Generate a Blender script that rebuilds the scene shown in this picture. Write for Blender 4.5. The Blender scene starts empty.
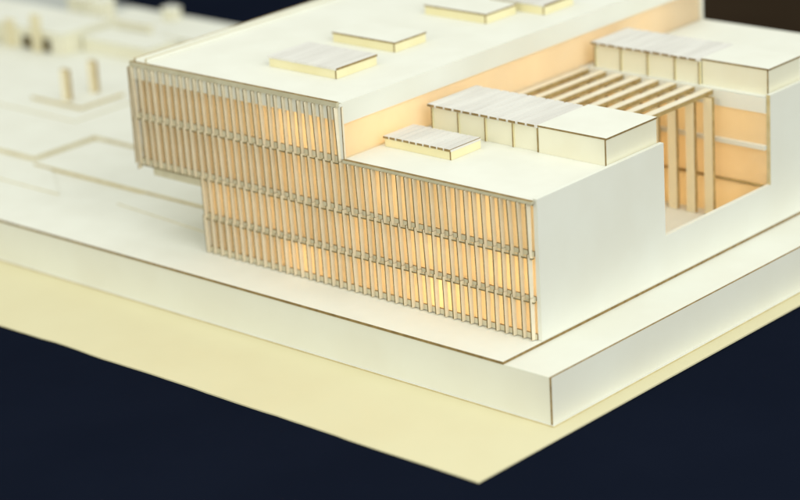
import bpy, math, random
from mathutils import Matrix, Vector
random.seed(7)
S = bpy.context.scene
COL = S.collection

# ------------------------------------------------------------------ camera
cam = bpy.data.cameras.new('camera')
cam.sensor_width = 36.0
cam.lens = 2402.8 / 800 * 36.0
cam.shift_x = 138.15 / 800
cam.shift_y = -93.9 / 800
cam.clip_start = 0.05
cam.clip_end = 100.0
cam.dof.use_dof = True
cam.dof.focus_distance = 2.0
cam.dof.aperture_fstop = 3.6
cam.dof.aperture_blades = 0
co = bpy.data.objects.new('camera', cam)
COL.objects.link(co)
r = Vector((0.71244847, 0.69813369, -0.07089795))
u = Vector((-0.16258653, 0.26251117, 0.95113275))
f = Vector((-0.68262932, 0.66610602, -0.30053282))
m = Matrix((r, u, -f)).transposed().to_4x4()
m.translation = (1.13991, -1.41267, 0.74224)
co.matrix_world = m
S.camera = co

# ------------------------------------------------------------------ hall light and added fill
w = bpy.data.worlds.new('World')
S.world = w
w.use_nodes = True
bg = w.node_tree.nodes['Background']
bg.inputs['Color'].default_value = (0.975, 1.0, 0.90, 1)
bg.inputs['Strength'].default_value = 0.73


def area(name, loc, target, size, energy, color):
    l = bpy.data.lights.new(name, 'AREA')
    l.shape = 'RECTANGLE'
    l.size, l.size_y = size
    l.energy = energy
    l.color = color
    o = bpy.data.objects.new(name, l)
    COL.objects.link(o)
    o.location = loc
    d = Vector(target) - Vector(loc)
    o.rotation_euler = d.to_track_quat('-Z', 'Y').to_euler()
    return o


area('ceiling_light', (-0.5, -0.2, 2.1), (-0.3, 0.15, 0), (1.8, 1.8), 6.5, (0.98, 1.0, 0.92))
area('front_light', (-0.2, -2.6, 1.25), (-0.2, 0, 0), (1.2, 1.2), 15, (1.0, 0.96, 0.76))
area('side_fill', (2.3, -0.5, 1.7), (-0.1, 0.1, 0), (2.2, 2.2), 50, (0.985, 1.0, 0.92))  # unseen fill added to brighten the right-hand faces

S.view_settings.view_transform = 'Standard'
S.view_settings.look = 'None'
S.view_settings.exposure = 0.0
S.view_settings.gamma = 1.0
S.view_settings.use_curve_mapping = False
S.render.engine = 'CYCLES'
S.cycles.use_denoising = True
S.cycles.max_bounces = 10
S.cycles.sample_clamp_indirect = 4.0


# ------------------------------------------------------------------ materials
def mat(name, c1, c2=None, scale=40.0, rough=0.8, bump=0.0, bscale=900.0, detail=4.0, lo=0.35, hi=0.65,
        stretch=(1, 1, 1), spec=0.3):
    M = bpy.data.materials.new(name)
    M.use_nodes = True
    nt = M.node_tree
    b = nt.nodes['Principled BSDF']
    b.inputs['Roughness'].default_value = rough
    b.inputs['Specular IOR Level'].default_value = spec
    tc = nt.nodes.new('ShaderNodeTexCoord')
    mp = nt.nodes.new('ShaderNodeMapping')
    mp.inputs['Scale'].default_value = stretch
    nt.links.new(tc.outputs['Object'], mp.inputs['Vector'])
    if c2 is None:
        c2 = tuple(x * 0.94 for x in c1)
    n = nt.nodes.new('ShaderNodeTexNoise')
    n.inputs['Scale'].default_value = scale
    n.inputs['Detail'].default_value = detail
    nt.links.new(mp.outputs['Vector'], n.inputs['Vector'])
    cr = nt.nodes.new('ShaderNodeValToRGB')
    cr.color_ramp.elements[0].position = lo
    cr.color_ramp.elements[1].position = hi
    cr.color_ramp.elements[0].color = (*c1, 1)
    cr.color_ramp.elements[1].color = (*c2, 1)
    nt.links.new(n.outputs['Fac'], cr.inputs['Fac'])
    nt.links.new(cr.outputs['Color'], b.inputs['Base Color'])
    if bump:
        n2 = nt.nodes.new('ShaderNodeTexNoise')
        n2.inputs['Scale'].default_value = bscale
        n2.inputs['Detail'].default_value = 3
        nt.links.new(tc.outputs['Object'], n2.inputs['Vector'])
        bp = nt.nodes.new('ShaderNodeBump')
        bp.inputs['Strength'].default_value = bump
        bp.inputs['Distance'].default_value = 0.0004
        nt.links.new(n2.outputs['Fac'], bp.inputs['Height'])
        nt.links.new(bp.outputs['Normal'], b.inputs['Normal'])
    return M


def vellum(name, c1, c2):
    M = bpy.data.materials.new(name)
    M.use_nodes = True
    nt = M.node_tree
    for n in list(nt.nodes):
        nt.nodes.remove(n)
    out = nt.nodes.new('ShaderNodeOutputMaterial')
    mx = nt.nodes.new('ShaderNodeMixShader')
    mx.inputs[0].default_value = 0.55
    d = nt.nodes.new('ShaderNodeBsdfDiffuse')
    t = nt.nodes.new('ShaderNodeBsdfTranslucent')
    tc = nt.nodes.new('ShaderNodeTexCoord')
    n = nt.nodes.new('ShaderNodeTexNoise')
    n.inputs['Scale'].default_value = 30
    n.inputs['Detail'].default_value = 3
    cr = nt.nodes.new('ShaderNodeValToRGB')
    cr.color_ramp.elements[0].color = (*c1, 1)
    cr.color_ramp.elements[1].color = (*c2, 1)
    cr.color_ramp.elements[0].position = 0.35
    cr.color_ramp.elements[1].position = 0.65
    nt.links.new(tc.outputs['Object'], n.inputs['Vector'])
    nt.links.new(n.outputs['Fac'], cr.inputs['Fac'])
    nt.links.new(cr.outputs['Color'], d.inputs['Color'])
    nt.links.new(cr.outputs['Color'], t.inputs['Color'])
    nt.links.new(d.outputs[0], mx.inputs[1])
    nt.links.new(t.outputs[0], mx.inputs[2])
    nt.links.new(mx.outputs[0], out.inputs['Surface'])
    return M


CARD = mat('white_card', (0.83, 0.835, 0.775), (0.80, 0.80, 0.735), 25, 0.75, 0.10)
CARD2 = mat('white_board', (0.82, 0.83, 0.77), (0.79, 0.79, 0.72), 14, 0.7, 0.08)
CREAM = mat('cream_card', (0.86, 0.80, 0.53), (0.82, 0.75, 0.47), 30, 0.8, 0.10)
FINC = mat('fin_card', (0.87, 0.80, 0.65), (0.82, 0.735, 0.565), 60, 0.8, 0.1)
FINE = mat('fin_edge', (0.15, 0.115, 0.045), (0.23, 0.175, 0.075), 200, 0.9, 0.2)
BURN3 = mat('faint_scorched_edge', (0.64, 0.55, 0.33), (0.55, 0.46, 0.25), 90, 0.9, 0.2)
RAIL = mat('rail_card', (0.64, 0.60, 0.45), (0.57, 0.53, 0.38), 60, 0.8, 0.1)
STRIP = mat('strip_card', (0.74, 0.70, 0.55), (0.66, 0.62, 0.47), 60, 0.8, 0.1)
BURN = mat('scorched_edge', (0.22, 0.145, 0.055), (0.33, 0.23, 0.095), 160, 0.9, 0.2)
BURN2 = mat('light_scorched_edge', (0.48, 0.36, 0.16), (0.36, 0.25, 0.10), 120, 0.9, 0.2)
GREY = mat('grey_white_slat', (0.78, 0.765, 0.74), (0.69, 0.67, 0.645), 90, 0.55, 0.1, stretch=(1, 0.12, 1))
WOODT = mat('pale_timber', (0.88, 0.81, 0.62), (0.85, 0.76, 0.54), 60, 0.8, 0.1, stretch=(1, 1, 0.1))
BEAMT = mat('beam_card', (0.86, 0.79, 0.66), (0.82, 0.74, 0.58), 60, 0.8, 0.1)
TANC = mat('dull_cream_card', (0.76, 0.70, 0.50), (0.70, 0.63, 0.42), 30, 0.8)
TERR = mat('terrace_edge', (0.72, 0.66, 0.48), (0.64, 0.57, 0.38), 60, 0.9)
GREY2 = mat('grey_card', (0.52, 0.54, 0.53), (0.47, 0.49, 0.48), 20, 0.8)
PALE = mat('pale_cream_card', (0.83, 0.81, 0.67), (0.80, 0.77, 0.62), 30, 0.8, 0.1)
BOARD = mat('cream_board', (0.735, 0.685, 0.465), (0.72, 0.665, 0.445), 14, 0.8, 0.06, 500)
NAVY = mat('navy_cloth', (0.0060, 0.0086, 0.0185), (0.0067, 0.0095, 0.0202), 9, 0.9, 0.35, 1600, spec=0.0)
BROWN = mat('dark_floor', (0.040, 0.027, 0.017), (0.033, 0.022, 0.014), 3, 0.9, spec=0.0)
DARK = mat('dark_recess', (0.10, 0.075, 0.03), (0.07, 0.05, 0.02), 60, 0.9)
INNER = mat('inner_card', (0.80, 0.74, 0.60), (0.76, 0.70, 0.55), 30, 0.9)
PEACH = vellum('peach_vellum', (0.95, 0.84, 0.66), (0.93, 0.81, 0.62))
ORANGE = vellum('orange_vellum', (0.94, 0.82, 0.61), (0.92, 0.79, 0.56))
FROST = vellum('frosted_sheet', (0.80, 0.78, 0.64), (0.74, 0.72, 0.58))


# ------------------------------------------------------------------ helpers
def link(o, parent=None):
    COL.objects.link(o)
    if parent is not None:
        o.parent = parent
    return o


def tag(o, label, cat=None, group=None, kind=None):
    o['label'] = label
    if cat:
        o['category'] = cat
    if group:
        o['group'] = group
    if kind:
        o['kind'] = kind
    return o


def thing(name, loc, label, cat, group=None):
    o = bpy.data.objects.new(name, None)
    o.empty_display_size = 0.02
    link(o)
    o.location = loc
    return tag(o, label, cat, group)


def mesh_obj(name, verts, faces, mats, idx=None, parent=None):
    me = bpy.data.meshes.new(name)
    me.from_pydata(verts, [], faces)
    for q in mats:
        me.materials.append(q)
    if idx:
        me.polygons.foreach_set('material_index', idx)
    me.update()
    return link(bpy.data.objects.new(name, me), parent)


# box faces in order -x +x -y +y -z +z
def box(name, lo, hi, m, parent=None, ax=None, edge=None, over=None, origin=(0, 0, 0)):
    """a cut piece of card; ax = axis of its thickness, the other four faces show the scorched cut"""
    x0, y0, z0 = (lo[i] - origin[i] for i in range(3))
    x1, y1, z1 = (hi[i] - origin[i] for i in range(3))
    v = [(x0, y0, z0), (x1, y0, z0), (x1, y1, z0), (x0, y1, z0), (x0, y0, z1), (x1, y0, z1), (x1, y1, z1), (x0, y1, z1)]
    fs = [(0, 4, 7, 3), (1, 2, 6, 5), (0, 1, 5, 4), (2, 3, 7, 6), (0, 3, 2, 1), (4, 5, 6, 7)]
    mats = [m, edge or BURN]
    idx = [0] * 6
    if ax is not None:
        idx = [0 if i // 2 == ax else 1 for i in range(6)]
    if over:
        for k, q in over.items():
            idx[k] = q
    o = mesh_obj(name, v, fs, mats, idx, parent)
    return o


def prism(name, poly, axis, a, b, m, parent=None, edge=None, origin=(0, 0, 0)):
    """polygon extruded along an axis; caps m, sides edge"""
    def p3(q, t):
        if axis == 0:
            c = (t, q[0], q[1])
        elif axis == 1:
            c = (q[0], t, q[1])
        else:
            c = (q[0], q[1], t)
        return tuple(c[i] - origin[i] for i in range(3))
    n = len(poly)
    v = [p3(q, a) for q in poly] + [p3(q, b) for q in poly]
    fs = [tuple(range(n))[::-1], tuple(range(n, 2 * n))]
    fs += [(i, (i + 1) % n, n + (i + 1) % n, n + i) for i in range(n)]
    o = mesh_obj(name, v, fs, [m, edge or BURN], [0, 0] + [1] * n, parent)
    import bmesh
    bm = bmesh.new()
    bm.from_mesh(o.data)
    bmesh.ops.recalc_face_normals(bm, faces=bm.faces)
    bm.to_mesh(o.data)
    bm.free()
    return o


def sheet(name, p0, p1, p2, p3, m, parent):
    return mesh_obj(name, [p0, p1, p2, p3], [(0, 1, 2, 3)], [m], None, parent)


LAMP = 1.9


def lamp(name, loc, e, parent, col=(1.0, 0.69, 0.36), rad=0.008):
    l = bpy.data.lights.new(name, 'POINT')
    l.energy = e * LAMP
    l.color = col
    l.shadow_soft_size = rad
    o = bpy.data.objects.new(name, l)
    link(o, parent)
    o.location = loc
    return o


# ------------------------------------------------------------------ dimensions (metres, model scale)
L1, L2, L3 = -0.3847, -0.4675, -0.2075      # lower block left end, upper block left end, upper block right side
Z1, Z2, Z3, ZT = 0.0372, 0.0753, 0.120, 0.1695
D1, D2, DB = 0.1712, 0.3319, 0.5315          # courtyard front, courtyard rear, back of the building
SX, FY = 0.0487, -0.0508                     # base slab: right side, front
T = 0.0438

# ------------------------------------------------------------------ surroundings
N = 24
cv, cf = [], []
for j in range(N + 1):
    for i in range(N + 1):
        x = -2.2 + 3.6 * i / N
        y = -1.3 + 2.31 * j / N
        z = -T - 0.0016
        z -= 0.0004 * (1 + math.sin(7 * x + 3 * y))
        cv.append((x, y, z))
for j in range(N):
    for i in range(N):
        a = j * (N + 1) + i
        cf.append((a, a + 1, a + N + 2, a + N + 1))
# rear hem falls over the table edge
base = len(cv)
for i in range(N + 1):
    x = -2.2 + 3.6 * i / N
    cv.append((x, 1.02, -0.075))
    cv.append((x, 1.03 + 0.01 * math.sin(9 * x), -0.45))
for i in range(N):
    a = N * (N + 1) + i
    b = base + 2 * i
    cf.append((a, a + 1, b + 2, b))
    cf.append((b, b + 2, b + 3, b + 1))
cloth = mesh_obj('table_cloth', cv, cf, [NAVY])
tag(cloth, 'dark navy cloth covering the table under the model', kind='structure')
for q in cloth.data.polygons:
    q.use_smooth = True
fl = mesh_obj('floor', [(-14, -6, -0.8), (8, -6, -0.8), (8, 18, -0.8), (-14, 18, -0.8)], [(0, 1, 2, 3)], [BROWN])
tag(fl, 'dark brown floor far behind the table', kind='structure')

# cream mount board with a slightly bowed front edge
bp = []
for i in range(97):
    t = i / 96
    x = -1.5 + (0.0640 + 1.5) * t
    bow = 0.0035 * math.sin(math.pi * t) * math.sin(3 * math.pi * t) * 0.6
    bp.append((x, -0.1627 + bow + 0.0004 * math.sin(40 * x) + random.uniform(-.0003, .0003) + (0.0009 if -0.43 < x < -0.39 else 0)))
bp += [(0.0649, -0.1618), (0.0652, 0.0), (0.0652, 0.66), (-1.5, 0.66)]
mb = prism('mount_board', bp, 2, -T - 0.0014, -T, BOARD, edge=BOARD)
tag(mb, 'large flat cream board lying between navy cloth and white slab', 'board')

# ------------------------------------------------------------------ base slab
bs = thing('site_model', (0, 0, -T), 'thick white rectangular slab with terraced sheets carrying the model building', 'site model')
off = (0, 0, -T)


def bbox(*a, **k):
    return box(*a, origin=off, parent=bs, **k)


XL, YB = -1.42, 0.600
bbox('core', (XL, FY + 0.0032, -T + 0.0013), (SX - 0.0032, YB, -0.0045), CARD2)
bbox('front_panel', (XL, FY, -T + 0.0013), (SX - 0.0022, FY + 0.003, -0.0025), CARD2, ax=1, over={5: 0})
bbox('side_panel', (SX - 0.0020, FY - 0.0002, -T + 0.0013), (SX, YB, -0.0022), CARD2, ax=0)
bbox('foot_sheet', (XL, FY - 0.0014, -T + 0.00005), (SX + 0.0016, YB, -T + 0.0012), CARD2, ax=2, edge=BURN3)
bbox('border_strip', (0.0, FY + 0.0005, -0.0043), (SX - 0.0021, YB - 0.001, -0.0024), CARD2)
bbox('site_sheet', (XL, FY - 0.0006, -0.00238), (0.0008, YB - 0.002, 0.0), CARD, ax=2)
# terraces to the left of the building
tpoly = [(XL + .01, 0.092), (-0.742, 0.092), (-0.742, 0.177), (-0.40, 0.177), (-0.40, 0.59), (XL + .01, 0.59)]
prism('terrace_sheet', tpoly, 2, 0.0001, 0.0046, CARD, bs, TERR, origin=off)
prism('terrace_sheet', [(-0.728, 0.080), (-0.386, 0.080), (-0.386, 0.170), (-0.728, 0.170)], 2, 0.0001, 0.0036, CARD, bs, BURN3, origin=off)
prism('terrace_sheet', [(XL + .01, 0.031), (-0.632, 0.031), (-0.700, 0.0795), (XL + .01, 0.078)], 2, 0.0001, 0.0014, CARD, bs, TERR, origin=off)

prism('terrace_sheet', [(-0.560, 0.044), (-0.386, 0.030), (-0.386, 0.079), (-0.560, 0.079)], 2, 0.0001, 0.0012, CARD, bs, TERR, origin=off)
prism('terrace_sheet', [(-1.02, 0.200), (-0.80, 0.200), (-0.80, 0.330), (-1.02, 0.330)], 2, 0.0047, 0.0060, CARD, bs, TERR, origin=off)
box('service_sheet', (XL + .01, 0.47, 0.0047), (-1.13, 0.588, 0.0060), GREY2, bs, origin=off)
# ------------------------------------------------------------------ the building
B = thing('model_building', (0, 0, 0), 'large white card model building with finned front, glowing peach windows and stepped roof', 'model building')

# floors
for (z0, z1) in ((0.0004, 0.0025), (Z1 - 0.0032, Z1), (Z2 - 0.0032, Z2)):
    xl = L1 if z1 < Z2 else L2 + 0.001
    box('floor_plate', (xl + 0.001, 0.0015, z0), (-0.0042, D1 - 0.0022, z1), INNER, B)
    box('floor_plate', (xl + 0.001, D1 - 0.002, z0), (L3 - 0.0032, DB - 0.0032, z1), INNER, B)
    if z1 > Z1 - 0.01:
        box('floor_plate', (L3 - 0.003, D2 + 0.0012, z0), (-0.0042, DB - 0.0032, z1), INNER, B)
box('courtyard_floor', (L3 - 0.003, D1 + 0.0002, 0.0002), (-0.0042, DB - 0.004, 0.0022), CARD, B)
box('soffit', (L2 + 0.013, 0.0016, Z2 - 0.0145), (L1 - 0.001, DB - 0.004, Z2 - 0.0035), STRIP, B)
# partitions, back and left walls
box('back_wall', (L1 + 0.001, DB - 0.003, 0.0004), (-0.0042, DB, Z3 - 0.0035), CARD, B)
box('back_wall', (L2, DB - 0.003, Z3 - 0.0030), (L3, DB, ZT - 0.004), CARD, B)
box('end_wall', (L1 - 0.0006, 0.0015, 0.0004), (L1 + 0.0008, DB - 0.0032, Z2 - 0.0034), CARD, B)
box('end_wall', (L2, 0.0015, Z2 - 0.003), (L2 + 0.0018, DB - 0.0034, ZT - 0.002), CARD, B)
for (za, zb) in ((0.0027, Z1 - 0.0034), (Z1 + 0.0001, Z2 - 0.0034), (Z2 + 0.0001, Z3 - 0.0037)):  # unseen courtyard front wall made translucent so its glow lights the columns
    sheet('courtyard_panel', (-0.0042, D1 - 0.0015, za), (L3 - 0.002, D1 - 0.0015, za), (L3 - 0.002, D1 - 0.0015, zb), (-0.0042, D1 - 0.0015, zb), PEACH, B)

# roofs
box('roof', (L3 + 0.0005, 0.0005, Z3 - 0.0034), (-0.0042, D1 - 0.0005, Z3 - 0.0006), CARD, B)
box('roof', (L3 + 0.0005, D2 + 0.0002, Z3 - 0.0034), (-0.0042, DB - 0.0002, Z3 - 0.0006), CARD, B)
box('storey_plate', (L2 + 0.002, 0.0015, Z3 - 0.0032), (L3 - 0.0035, DB - 0.0034, Z3 - 0.0008), INNER, B)
box('roof', (L2 + 0.002, 0.0005, ZT - 0.0036), (L3 - 0.002, DB - 0.0002, ZT - 0.0006), CARD, B)
# low parapet rims on the upper roof
box('parapet_rim', (L2, 0.0012, ZT - 0.0005), (L2 + 0.0022, DB, ZT + 0.0026), CARD, B, ax=0, edge=BURN2)
box('parapet_rim', (L2 + 0.013, 0.003, ZT - 0.0005), (L2 + 0.0150, DB - 0.02, ZT + 0.0030), CARD, B, ax=0, edge=BURN3)

# right hand wall, one sheet with the courtyard opening cut out
wp = [(0, 0.0002), (0, Z3 + 0.0012), (D1, Z3 + 0.0020), (D1 + 0.0002, 0.0388), (D2, 0.0388), (D2, Z3 + 0.0024), (DB, Z3 + 0.0024), (DB, 0.0002)]
sw = prism('side_wall', wp, 0, -0.004, 0.0, CARD2, B, CARD2)
sw.data.materials.append(BURN3)
for q in sw.data.polygons:
    if abs(q.center.y - D2) < 0.003 and abs(q.normal.y) > 0.9:
        q.material_index = 2

# fascia and glowing side wall of the upper block
box('fascia', (L3 - 0.002, 0.0006, 0.1500), (L3, DB, ZT - 0.0004), CARD2, B, ax=0, over={5: 0, 2: 0})
sheet('glowing_wall', (L3 - 0.0030, 0.002, Z3 - 0.0007), (L3 - 0.0030, DB - 0.0005, Z3 - 0.0007), (L3 - 0.0030, DB - 0.0005, 0.1505), (L3 - 0.0030, 0.002, 0.1505), PEACH, B)
sheet('glowing_wall', (L3 - 0.0022, D1 + 0.0001, 0.0023), (L3 - 0.0022, D2, 0.0023), (L3 - 0.0022, D2, Z3 - 0.0010), (L3 - 0.0022, D1 + 0.0001, Z3 - 0.0010), PEACH, B)
box('corner_post', (L3 - 0.0022, -0.0022, Z3 - 0.0002), (L3 + 0.0004, 0.0004, ZT - 0.0015), CARD, B)
box('corner_post', (L3 + 0.0006, -0.0016, Z3 - 0.0002), (L3 + 0.0016, 0.0004, ZT - 0.0035), FINC, B, ax=0)

# ---- finned front: glowing panels, strips, rails and fins
rows = [(0.0025, Z1, L1, 0.0, 9, 50), (Z1, Z2, L1, 0.0, 9, 50), (Z2, Z3, L2, 0.0, 0, 50), (Z3, ZT, L2, L3, 0, 28)]
PITCH = 0.00918
X0 = -0.4654
for k, (za, zb, xa, xb, n0, n1) in enumerate(rows):
    # vellum in bays as wide as the cut sheets
    nb = 3 if k < 3 else 2
    for i in range(nb):
        a = xa + 0.002 + (xb - xa - 0.005) * i / nb
        b = xa + 0.002 + (xb - xa - 0.005) * (i + 1) / nb
        o = 0.0002 * (i % 2)
        sheet('glowing_panel', (a, 0.0012 + o, za + .0003), (b, 0.0012 + o, za + .0003), (b, 0.0012 + o, zb - .0035), (a, 0.0012 + o, zb - .0035), ORANGE, B)
# strips: (z0, z1, xl, xr)
for (z0, z1, xa, xb) in ((0.0006, 0.0054, L1, -0.0043), (Z1 - 0.0032, Z1 + 0.0006, L1, -0.0043), (Z2 - 0.0034, Z2 + 0.0012, L2, -0.0043),
                         (Z3 - 0.0038, Z3 + 0.0012, L2, L3 - 0.0025), (Z3 - 0.0046, Z3 - 0.0008, L3 - 0.0024, -0.0043), (0.1535, ZT - 0.0012, L2, L3 - 0.0025)):
    box('floor_strip', (xa + 0.0006, -0.0022 if z0 > 0.15 else -0.0010, z0), (xb, 0.0008, z1), CARD if z0 > 0.15 else STRIP, B, ax=1)
# thin ledges the fins cross, dark edges standing in for shadow under each strip
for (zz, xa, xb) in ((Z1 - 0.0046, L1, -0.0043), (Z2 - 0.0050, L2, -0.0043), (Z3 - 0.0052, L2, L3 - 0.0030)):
    box('shadow_ledge', (xa + 0.0004, -0.0036, zz), (xb, -0.0009, zz + 0.0011), STRIP, B, ax=2, edge=FINE)
# capping rails
box('top_rail', (L2 - 0.0008, -0.0046, ZT - 0.0034), (L3 - 0.0012, -0.0012, ZT + 0.0008), RAIL, B, over={5: 1}, edge=BURN)
box('top_rail', (L3 + 0.0022, -0.0050, Z3 - 0.0022), (-0.0020, -0.0012, Z3 + 0.0002), RAIL, B, over={5: 1}, edge=BURN)


def fin_mesh(za, zb, dt, db, th=0.0014):
    h = zb - za
    poly = [(-0.0008, 0), (-0.0008, h), (-dt, h), (-db, 0.0006), (-db + 0.001, 0)]
    n = len(poly)
    v = [(-th / 2, a, b) for a, b in poly] + [(th / 2, a, b) for a, b in poly]
    fs = [tuple(range(n)), tuple(range(n, 2 * n))[::-1]] + [(i, n + i, n + (i + 1) % n, (i + 1) % n) for i in range(n)]
    me = bpy.data.meshes.new('fin')
    me.from_pydata(v, [], fs)
    me.materials.append(FINC)
    me.materials.append(FINE)
    me.polygons.foreach_set('material_index', [0, 0] + [1] * n)
    import bmesh
    bm = bmesh.new()
    bm.from_mesh(me)
    bmesh.ops.recalc_face_normals(bm, faces=bm.faces)
    bm.to_mesh(me)
    bm.free()
    return me


fspec = [(0.0006, Z1 - 0.0002, 0.0054, 0.0047), (Z1 - 0.0032, Z2 - 0.0006, 0.0056, 0.0045), (Z2 - 0.0040, Z3 - 0.0024, 0.0056, 0.0043), (Z3 - 0.0044, ZT - 0.0036, 0.0056, 0.0042)]
for k, (za, zb, xa, xb, n0, n1) in enumerate(rows):
    z0, z1, dt, db = fspec[k]
    me = fin_mesh(z0, z1, dt, db)
    # the stub fins that stop at the overhang's underside
    for i in range(n0, n1 + 1):
        o = bpy.data.objects.new('fin', me)
        link(o, B)
        o.location = (X0 + PITCH * i + random.uniform(-.00040, .00040) - (0.0012 if k == 3 and i == 28 else 0), -0.0003, z0)
        o.rotation_euler = (random.uniform(-.008, .008), random.uniform(-.016, .016), -0.16 + random.uniform(-.07, .07))
# longer hanging stub at the left end of the overhang
box('stub', (L2 - 0.0002, -0.0058, Z2 - 0.0085), (L2 + 0.0012, -0.0010, Z2 - 0.0036), FINC, B, ax=0)
box('end_post', (L2 - 0.0022, -0.0064, Z2 - 0.0030), (L2 - 0.0009, 0.0010, ZT - 0.0042), FINC, B, ax=0)


# ---- skylights and roof boxes: four card walls and a lid
def roof_box(name, x0, x1, y0, y1, z0, z1, wall, lid, slats=0, fill=0.80, label=None, th=0.0017):
    zt = z1 - th
    root = box(name, (x0 + 0.001, y0, z0), (x1 - th, y0 + th, zt), wall, B)           # front wall carries the rest
    if label:
        root['label'] = label
    box('side_panel', (x1 - th + 0.0001, y0 - 0.0002, z0), (x1, y1, zt), wall, root, ax=0, over={3: 0})
    box('side_panel', (x0, y0 + 0.0001, z0), (x0 + 0.0009, y1, zt), wall, root)
    box('rear_panel', (x0 + 0.001, y1 - th, z0), (x1 - th, y1 - 0.0001, zt), wall, root)
    if slats:
        p = (x1 - x0 + 0.002) / slats
        box('lid', (x0, y0 - 0.0003, zt + 0.0001), (x1 + 0.0004, y1, z1), lid, root, over={5: 0})
        for i in range(slats):
            a = x0 - 0.001 + p * i
            dz = random.uniform(0, .00025)
            box('slat', (a, y0 - 0.0008 - random.uniform(0, .0004), zt + 0.0002), (a + p * fill, y1 + 0.0006, z1 + 0.0004 + dz), lid, root, ax=2, over={0: 0, 1: 1 if i == slats - 1 else 0, 2: 0 if fill > 0.9 else 1})
    else:
        box('lid', (x0 - 0.0005, y0 - 0.0006, zt + 0.0001), (x1 + 0.0006, y1 + 0.0006, z1), lid, root, ax=2)
    return root


rz = ZT - 0.0005
roof_box('skylight', -0.344, -0.2615, 0.0535, 0.106, rz, 0.1785, CREAM, GREY, slats=12, fill=0.97, label='skylight box with grey slatted lid near the front of the upper roof')
roof_box('skylight', -0.351, -0.2745, 0.1455, 0.188, rz, 0.1785, CREAM, CARD, label='skylight box with plain white lid behind the slatted one')
roof_box('skylight', -0.3415, -0.266, 0.265, 0.309, rz, 0.1785, CREAM, CARD, label='third plain white skylight box along the upper roof')
roof_box('skylight', -0.305, -0.2385, 0.3175, 0.362, rz, 0.1785, CREAM, GREY, slats=10, fill=0.97, label='rearmost grey topped skylight box cut by the picture edge')
lz = Z3 - 0.0005
roof_box('skylight', -0.2015, -0.1268, 0.0455, 0.0842, lz, 0.1285, CREAM, GREY, slats=10, label='low skylight with grey slatted lid on the lower roof')


# ---- the two roof pavilions: closed box at the right, slatted canopy on posts to its left
def pavilion(x0, x1, y0, y1, yc0, yc1, ztop):
    roof_box('pavilion', x0, x1, y0, y1, lz, ztop, PALE, CARD, label='closed white box of the roof pavilion')
    xl = -0.1985
    zc = ztop - 0.0005
    fr = box('canopy', (xl, yc0 + 0.0004, zc - 0.0022), (x0 - 0.0007, yc1, zc + 0.0002), GREY, B)
    fr['label'] = 'slatted grey canopy of the roof pavilion on thin posts'
    n = 12
    p = (x0 - 0.0006 - xl) / n
    for i in range(n):
        a = xl + p * i
        dz = random.uniform(0, .0003)
        box('slat', (a, yc0 - 0.0010 - random.uniform(0, .0006), zc - 0.0013), (a + p * 0.78, yc1 + 0.001, zc + 0.0006 + dz), GREY, fr, ax=2, over={0: 0, 1: 0})
    xs = [-0.1965, -0.1668, -0.1365, -0.1062]
    for i, x in enumerate(xs + [x0 - 0.0022]):
        box('post', (x, yc0 + 0.0010, lz), (x + 0.0014, yc0 + 0.0042, zc - 0.0023), CREAM, fr, ax=0)
    xe = xs + [x0 - 0.0022]
    for i in range(4):
        box('infill_panel', (xe[i] + 0.0015, yc0 + 0.0026, lz), (xe[i + 1] - 0.0001, yc0 + 0.0036, zc - 0.0023), PALE, fr)
    box('rear_panel', (xl + 0.001, yc1 - 0.003, lz), (x0 - 0.001, yc1 - 0.0015, zc - 0.0023), CREAM, fr)


pavilion(-0.0772, -0.0068, 0.1012, 0.1708, 0.1005, 0.1655, 0.1438)
pavilion(-0.0772, -0.0066, 0.3400, 0.3905, 0.3360, 0.3920, 0.1438)

# ---- courtyard: rear front with floors, columns and pergola beams
box('courtyard_band', (L3 - 0.0020, D2 - 0.0012, 0.1050), (-0.0043, D2 + 0.0010, Z3 - 0.0006), CARD, B)
box('courtyard_ledge', (L3 - 0.0020, D2 - 0.0030, Z2 - 0.0042), (-0.0043, D2 + 0.0010, Z2 - 0.0002), CARD, B)
box('courtyard_ledge', (L3 - 0.0020, D2 - 0.0016, Z1 - 0.0012), (-0.0043, D2 + 0.0010, Z1 + 0.0002), BURN2, B)
for (za, zb) in ((0.0024, Z1 - 0.0013), (Z1 + 0.0003, Z2 - 0.0043), (Z2 - 0.0001, 0.1049)):
    sheet('courtyard_panel', (L3, D2 + 0.0006, za), (-0.0043, D2 + 0.0006, za), (-0.0043, D2 + 0.0006, zb), (L3, D2 + 0.0006, zb), ORANGE, B)
for i in range(8):
    x = -0.0565 - 0.0198 * i
    box('column', (x - 0.0052, 0.3185, 0.0023), (x + 0.0040, 0.3225, 0.1149), WOODT, B, ax=1, edge=BURN2)
    box('beam', (x - 0.0110, D1 - 0.0002, 0.1151), (x - 0.0028, D2 - 0.0013, 0.1192), BEAMT, B, ax=2, edge=BURN2)

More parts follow.
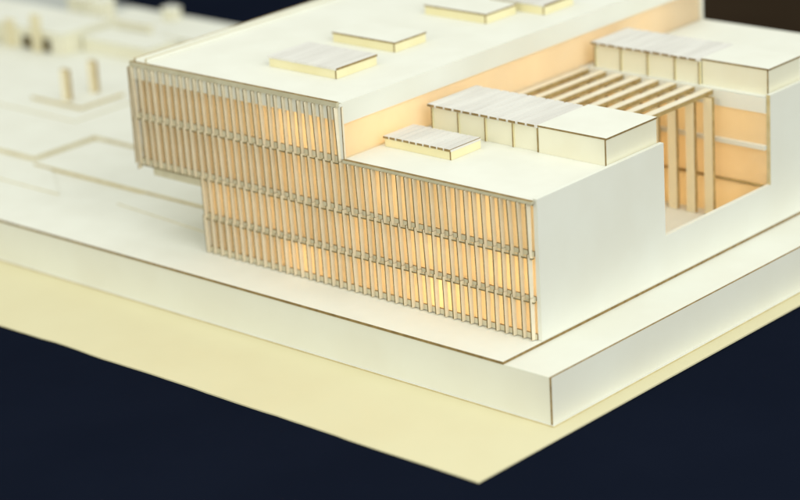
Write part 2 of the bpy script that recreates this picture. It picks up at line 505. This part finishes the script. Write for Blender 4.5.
# ---- the little warm lamps inside
for (x, e) in ((-0.262, .016), (-0.108, .022), (-0.335, .004), (-0.18, .007), (-0.04, .008)):
    lamp('warm_lamp', (x, 0.030, 0.021), e, B)
for (x, e) in ((-0.36, .008), (-0.285, .010), (-0.20, .009), (-0.12, .014), (-0.04, .016)):
    lamp('warm_lamp', (x, 0.034, 0.056), e, B)
for (x, e) in ((-0.43, .003), (-0.345, .007), (-0.26, .012), (-0.16, .013), (-0.06, .014)):
    lamp('warm_lamp', (x, 0.036, 0.098), e, B)
for (x, e) in ((-0.43, .003), (-0.36, .004), (-0.262, .017)):
    lamp('warm_lamp', (x, 0.034, 0.140), e, B)
for y in (0.08, 0.17, 0.26, 0.35, 0.44):
    lamp('warm_lamp', (-0.262, y, 0.140), .017, B, (1.0, 0.76, 0.48))
for x in (-0.17, -0.10, -0.035):
    for z in (0.02, 0.056, 0.095):
        lamp('warm_lamp', (x, D2 + 0.045, z), .0105, B)
for x in (-0.16, -0.09, -0.03):  # added to brighten the courtyard through its unseen front wall
    for z in (0.02, 0.056, 0.095):
        lamp('warm_lamp', (x, D1 - 0.045, z), .016, B, (1.0, 0.80, 0.52))
for z in (0.02, 0.056, 0.095):
    lamp('warm_lamp', (-0.26, 0.25, z), .012, B)

# ------------------------------------------------------------------ small models out of focus on the far left
g = thing('gate_model', (-0.865, 0.262, 0.0060), 'two tan posts on a small plinth standing alone on the white site', 'gate model')
box('plinth', (-0.045, -0.030, 0.0001), (0.040, 0.034, 0.0035), CARD, g, ax=2, edge=BURN3)
box('post', (-0.001, -0.022, 0.0036), (0.010, -0.016, 0.039), WOODT, g, ax=1, edge=BURN2)
box('post', (0.002, 0.016, 0.0036), (0.013, 0.022, 0.040), WOODT, g, ax=1, edge=BURN2)

hall = thing('hall_model', (-1.07, 0.380, 0.0047), 'low cream model block with two dark openings at upper left', 'model block')
box('body', (-0.17, 0.0, 0.0001), (0.045, 0.075, 0.026), PALE, hall)
box('roof_sheet', (-0.173, -0.003, 0.0262), (0.048, 0.078, 0.0280), CARD, hall)
box('opening', (-0.030, -0.001, 0.001), (-0.008, 0.004, 0.016), DARK, hall)
box('opening', (0.010, -0.001, 0.001), (0.023, 0.004, 0.017), DARK, hall)
box('pier', (-0.006, -0.006, 0.0001), (0.008, -0.0002, 0.046), TANC, hall)
box('pier', (-0.056, -0.006, 0.0001), (-0.042, -0.0002, 0.034), TANC, hall)

wing = thing('wing_model', (-0.98, 0.408, 0.0047), 'very low pale block running right from the cream hall', 'model block')
box('body', (-0.040, 0.0, 0.0001), (0.075, 0.045, 0.017), PALE, wing)
box('roof_sheet', (-0.042, -0.002, 0.0172), (0.078, 0.047, 0.0188), CARD, wing)

tb = thing('tower_model', (-1.052, 0.475, 0.0047), 'small upright cream block behind the low hall', 'model block')
box('body', (-0.010, -0.010, 0.0001), (0.008, 0.010, 0.044), PALE, tb)
box('roof_sheet', (-0.012, -0.012, 0.0442), (0.010, 0.012, 0.046), CARD, tb)
wb = thing('cube_model', (-1.035, 0.570, 0.0047), 'tiny white block at the back edge of the site against navy cloth', 'model block')
box('body', (-0.009, -0.008, 0.0001), (0.009, 0.008, 0.014), PALE, wb)
box('roof_sheet', (-0.010, -0.009, 0.0142), (0.010, 0.009, 0.0155), CARD, wb)

for (nm, x, y, w_, d_, h_, lb) in (
        ('slab_model', -1.150, 0.350, 0.030, 0.020, 0.012, 'small flat cream block at the left picture edge before the hall'),
        ('screen_model', -0.985, 0.462, 0.060, 0.006, 0.026, 'thin pale upright screen behind the low wing block'),
        ('kiosk_model', -1.120, 0.500, 0.034, 0.026, 0.034, 'pale square block behind the hall beside the grey sheet'),
        ('step_model', -0.905, 0.500, 0.110, 0.030, 0.007, 'long very low white step near the back edge of the site')):
    o = thing(nm, (x, y, 0.0061 if x < -1.13 and y > .46 else 0.0047), lb, 'model block')
    box('body', (-w_ / 2, -d_ / 2, 0.0001), (w_ / 2, d_ / 2, h_), PALE if h_ > .01 else CARD, o)
    box('roof_sheet', (-w_ / 2 - .001, -d_ / 2 - .001, h_ + .0002), (w_ / 2 + .001, d_ / 2 + .001, h_ + .0016), CARD, o, ax=2, edge=BURN3)
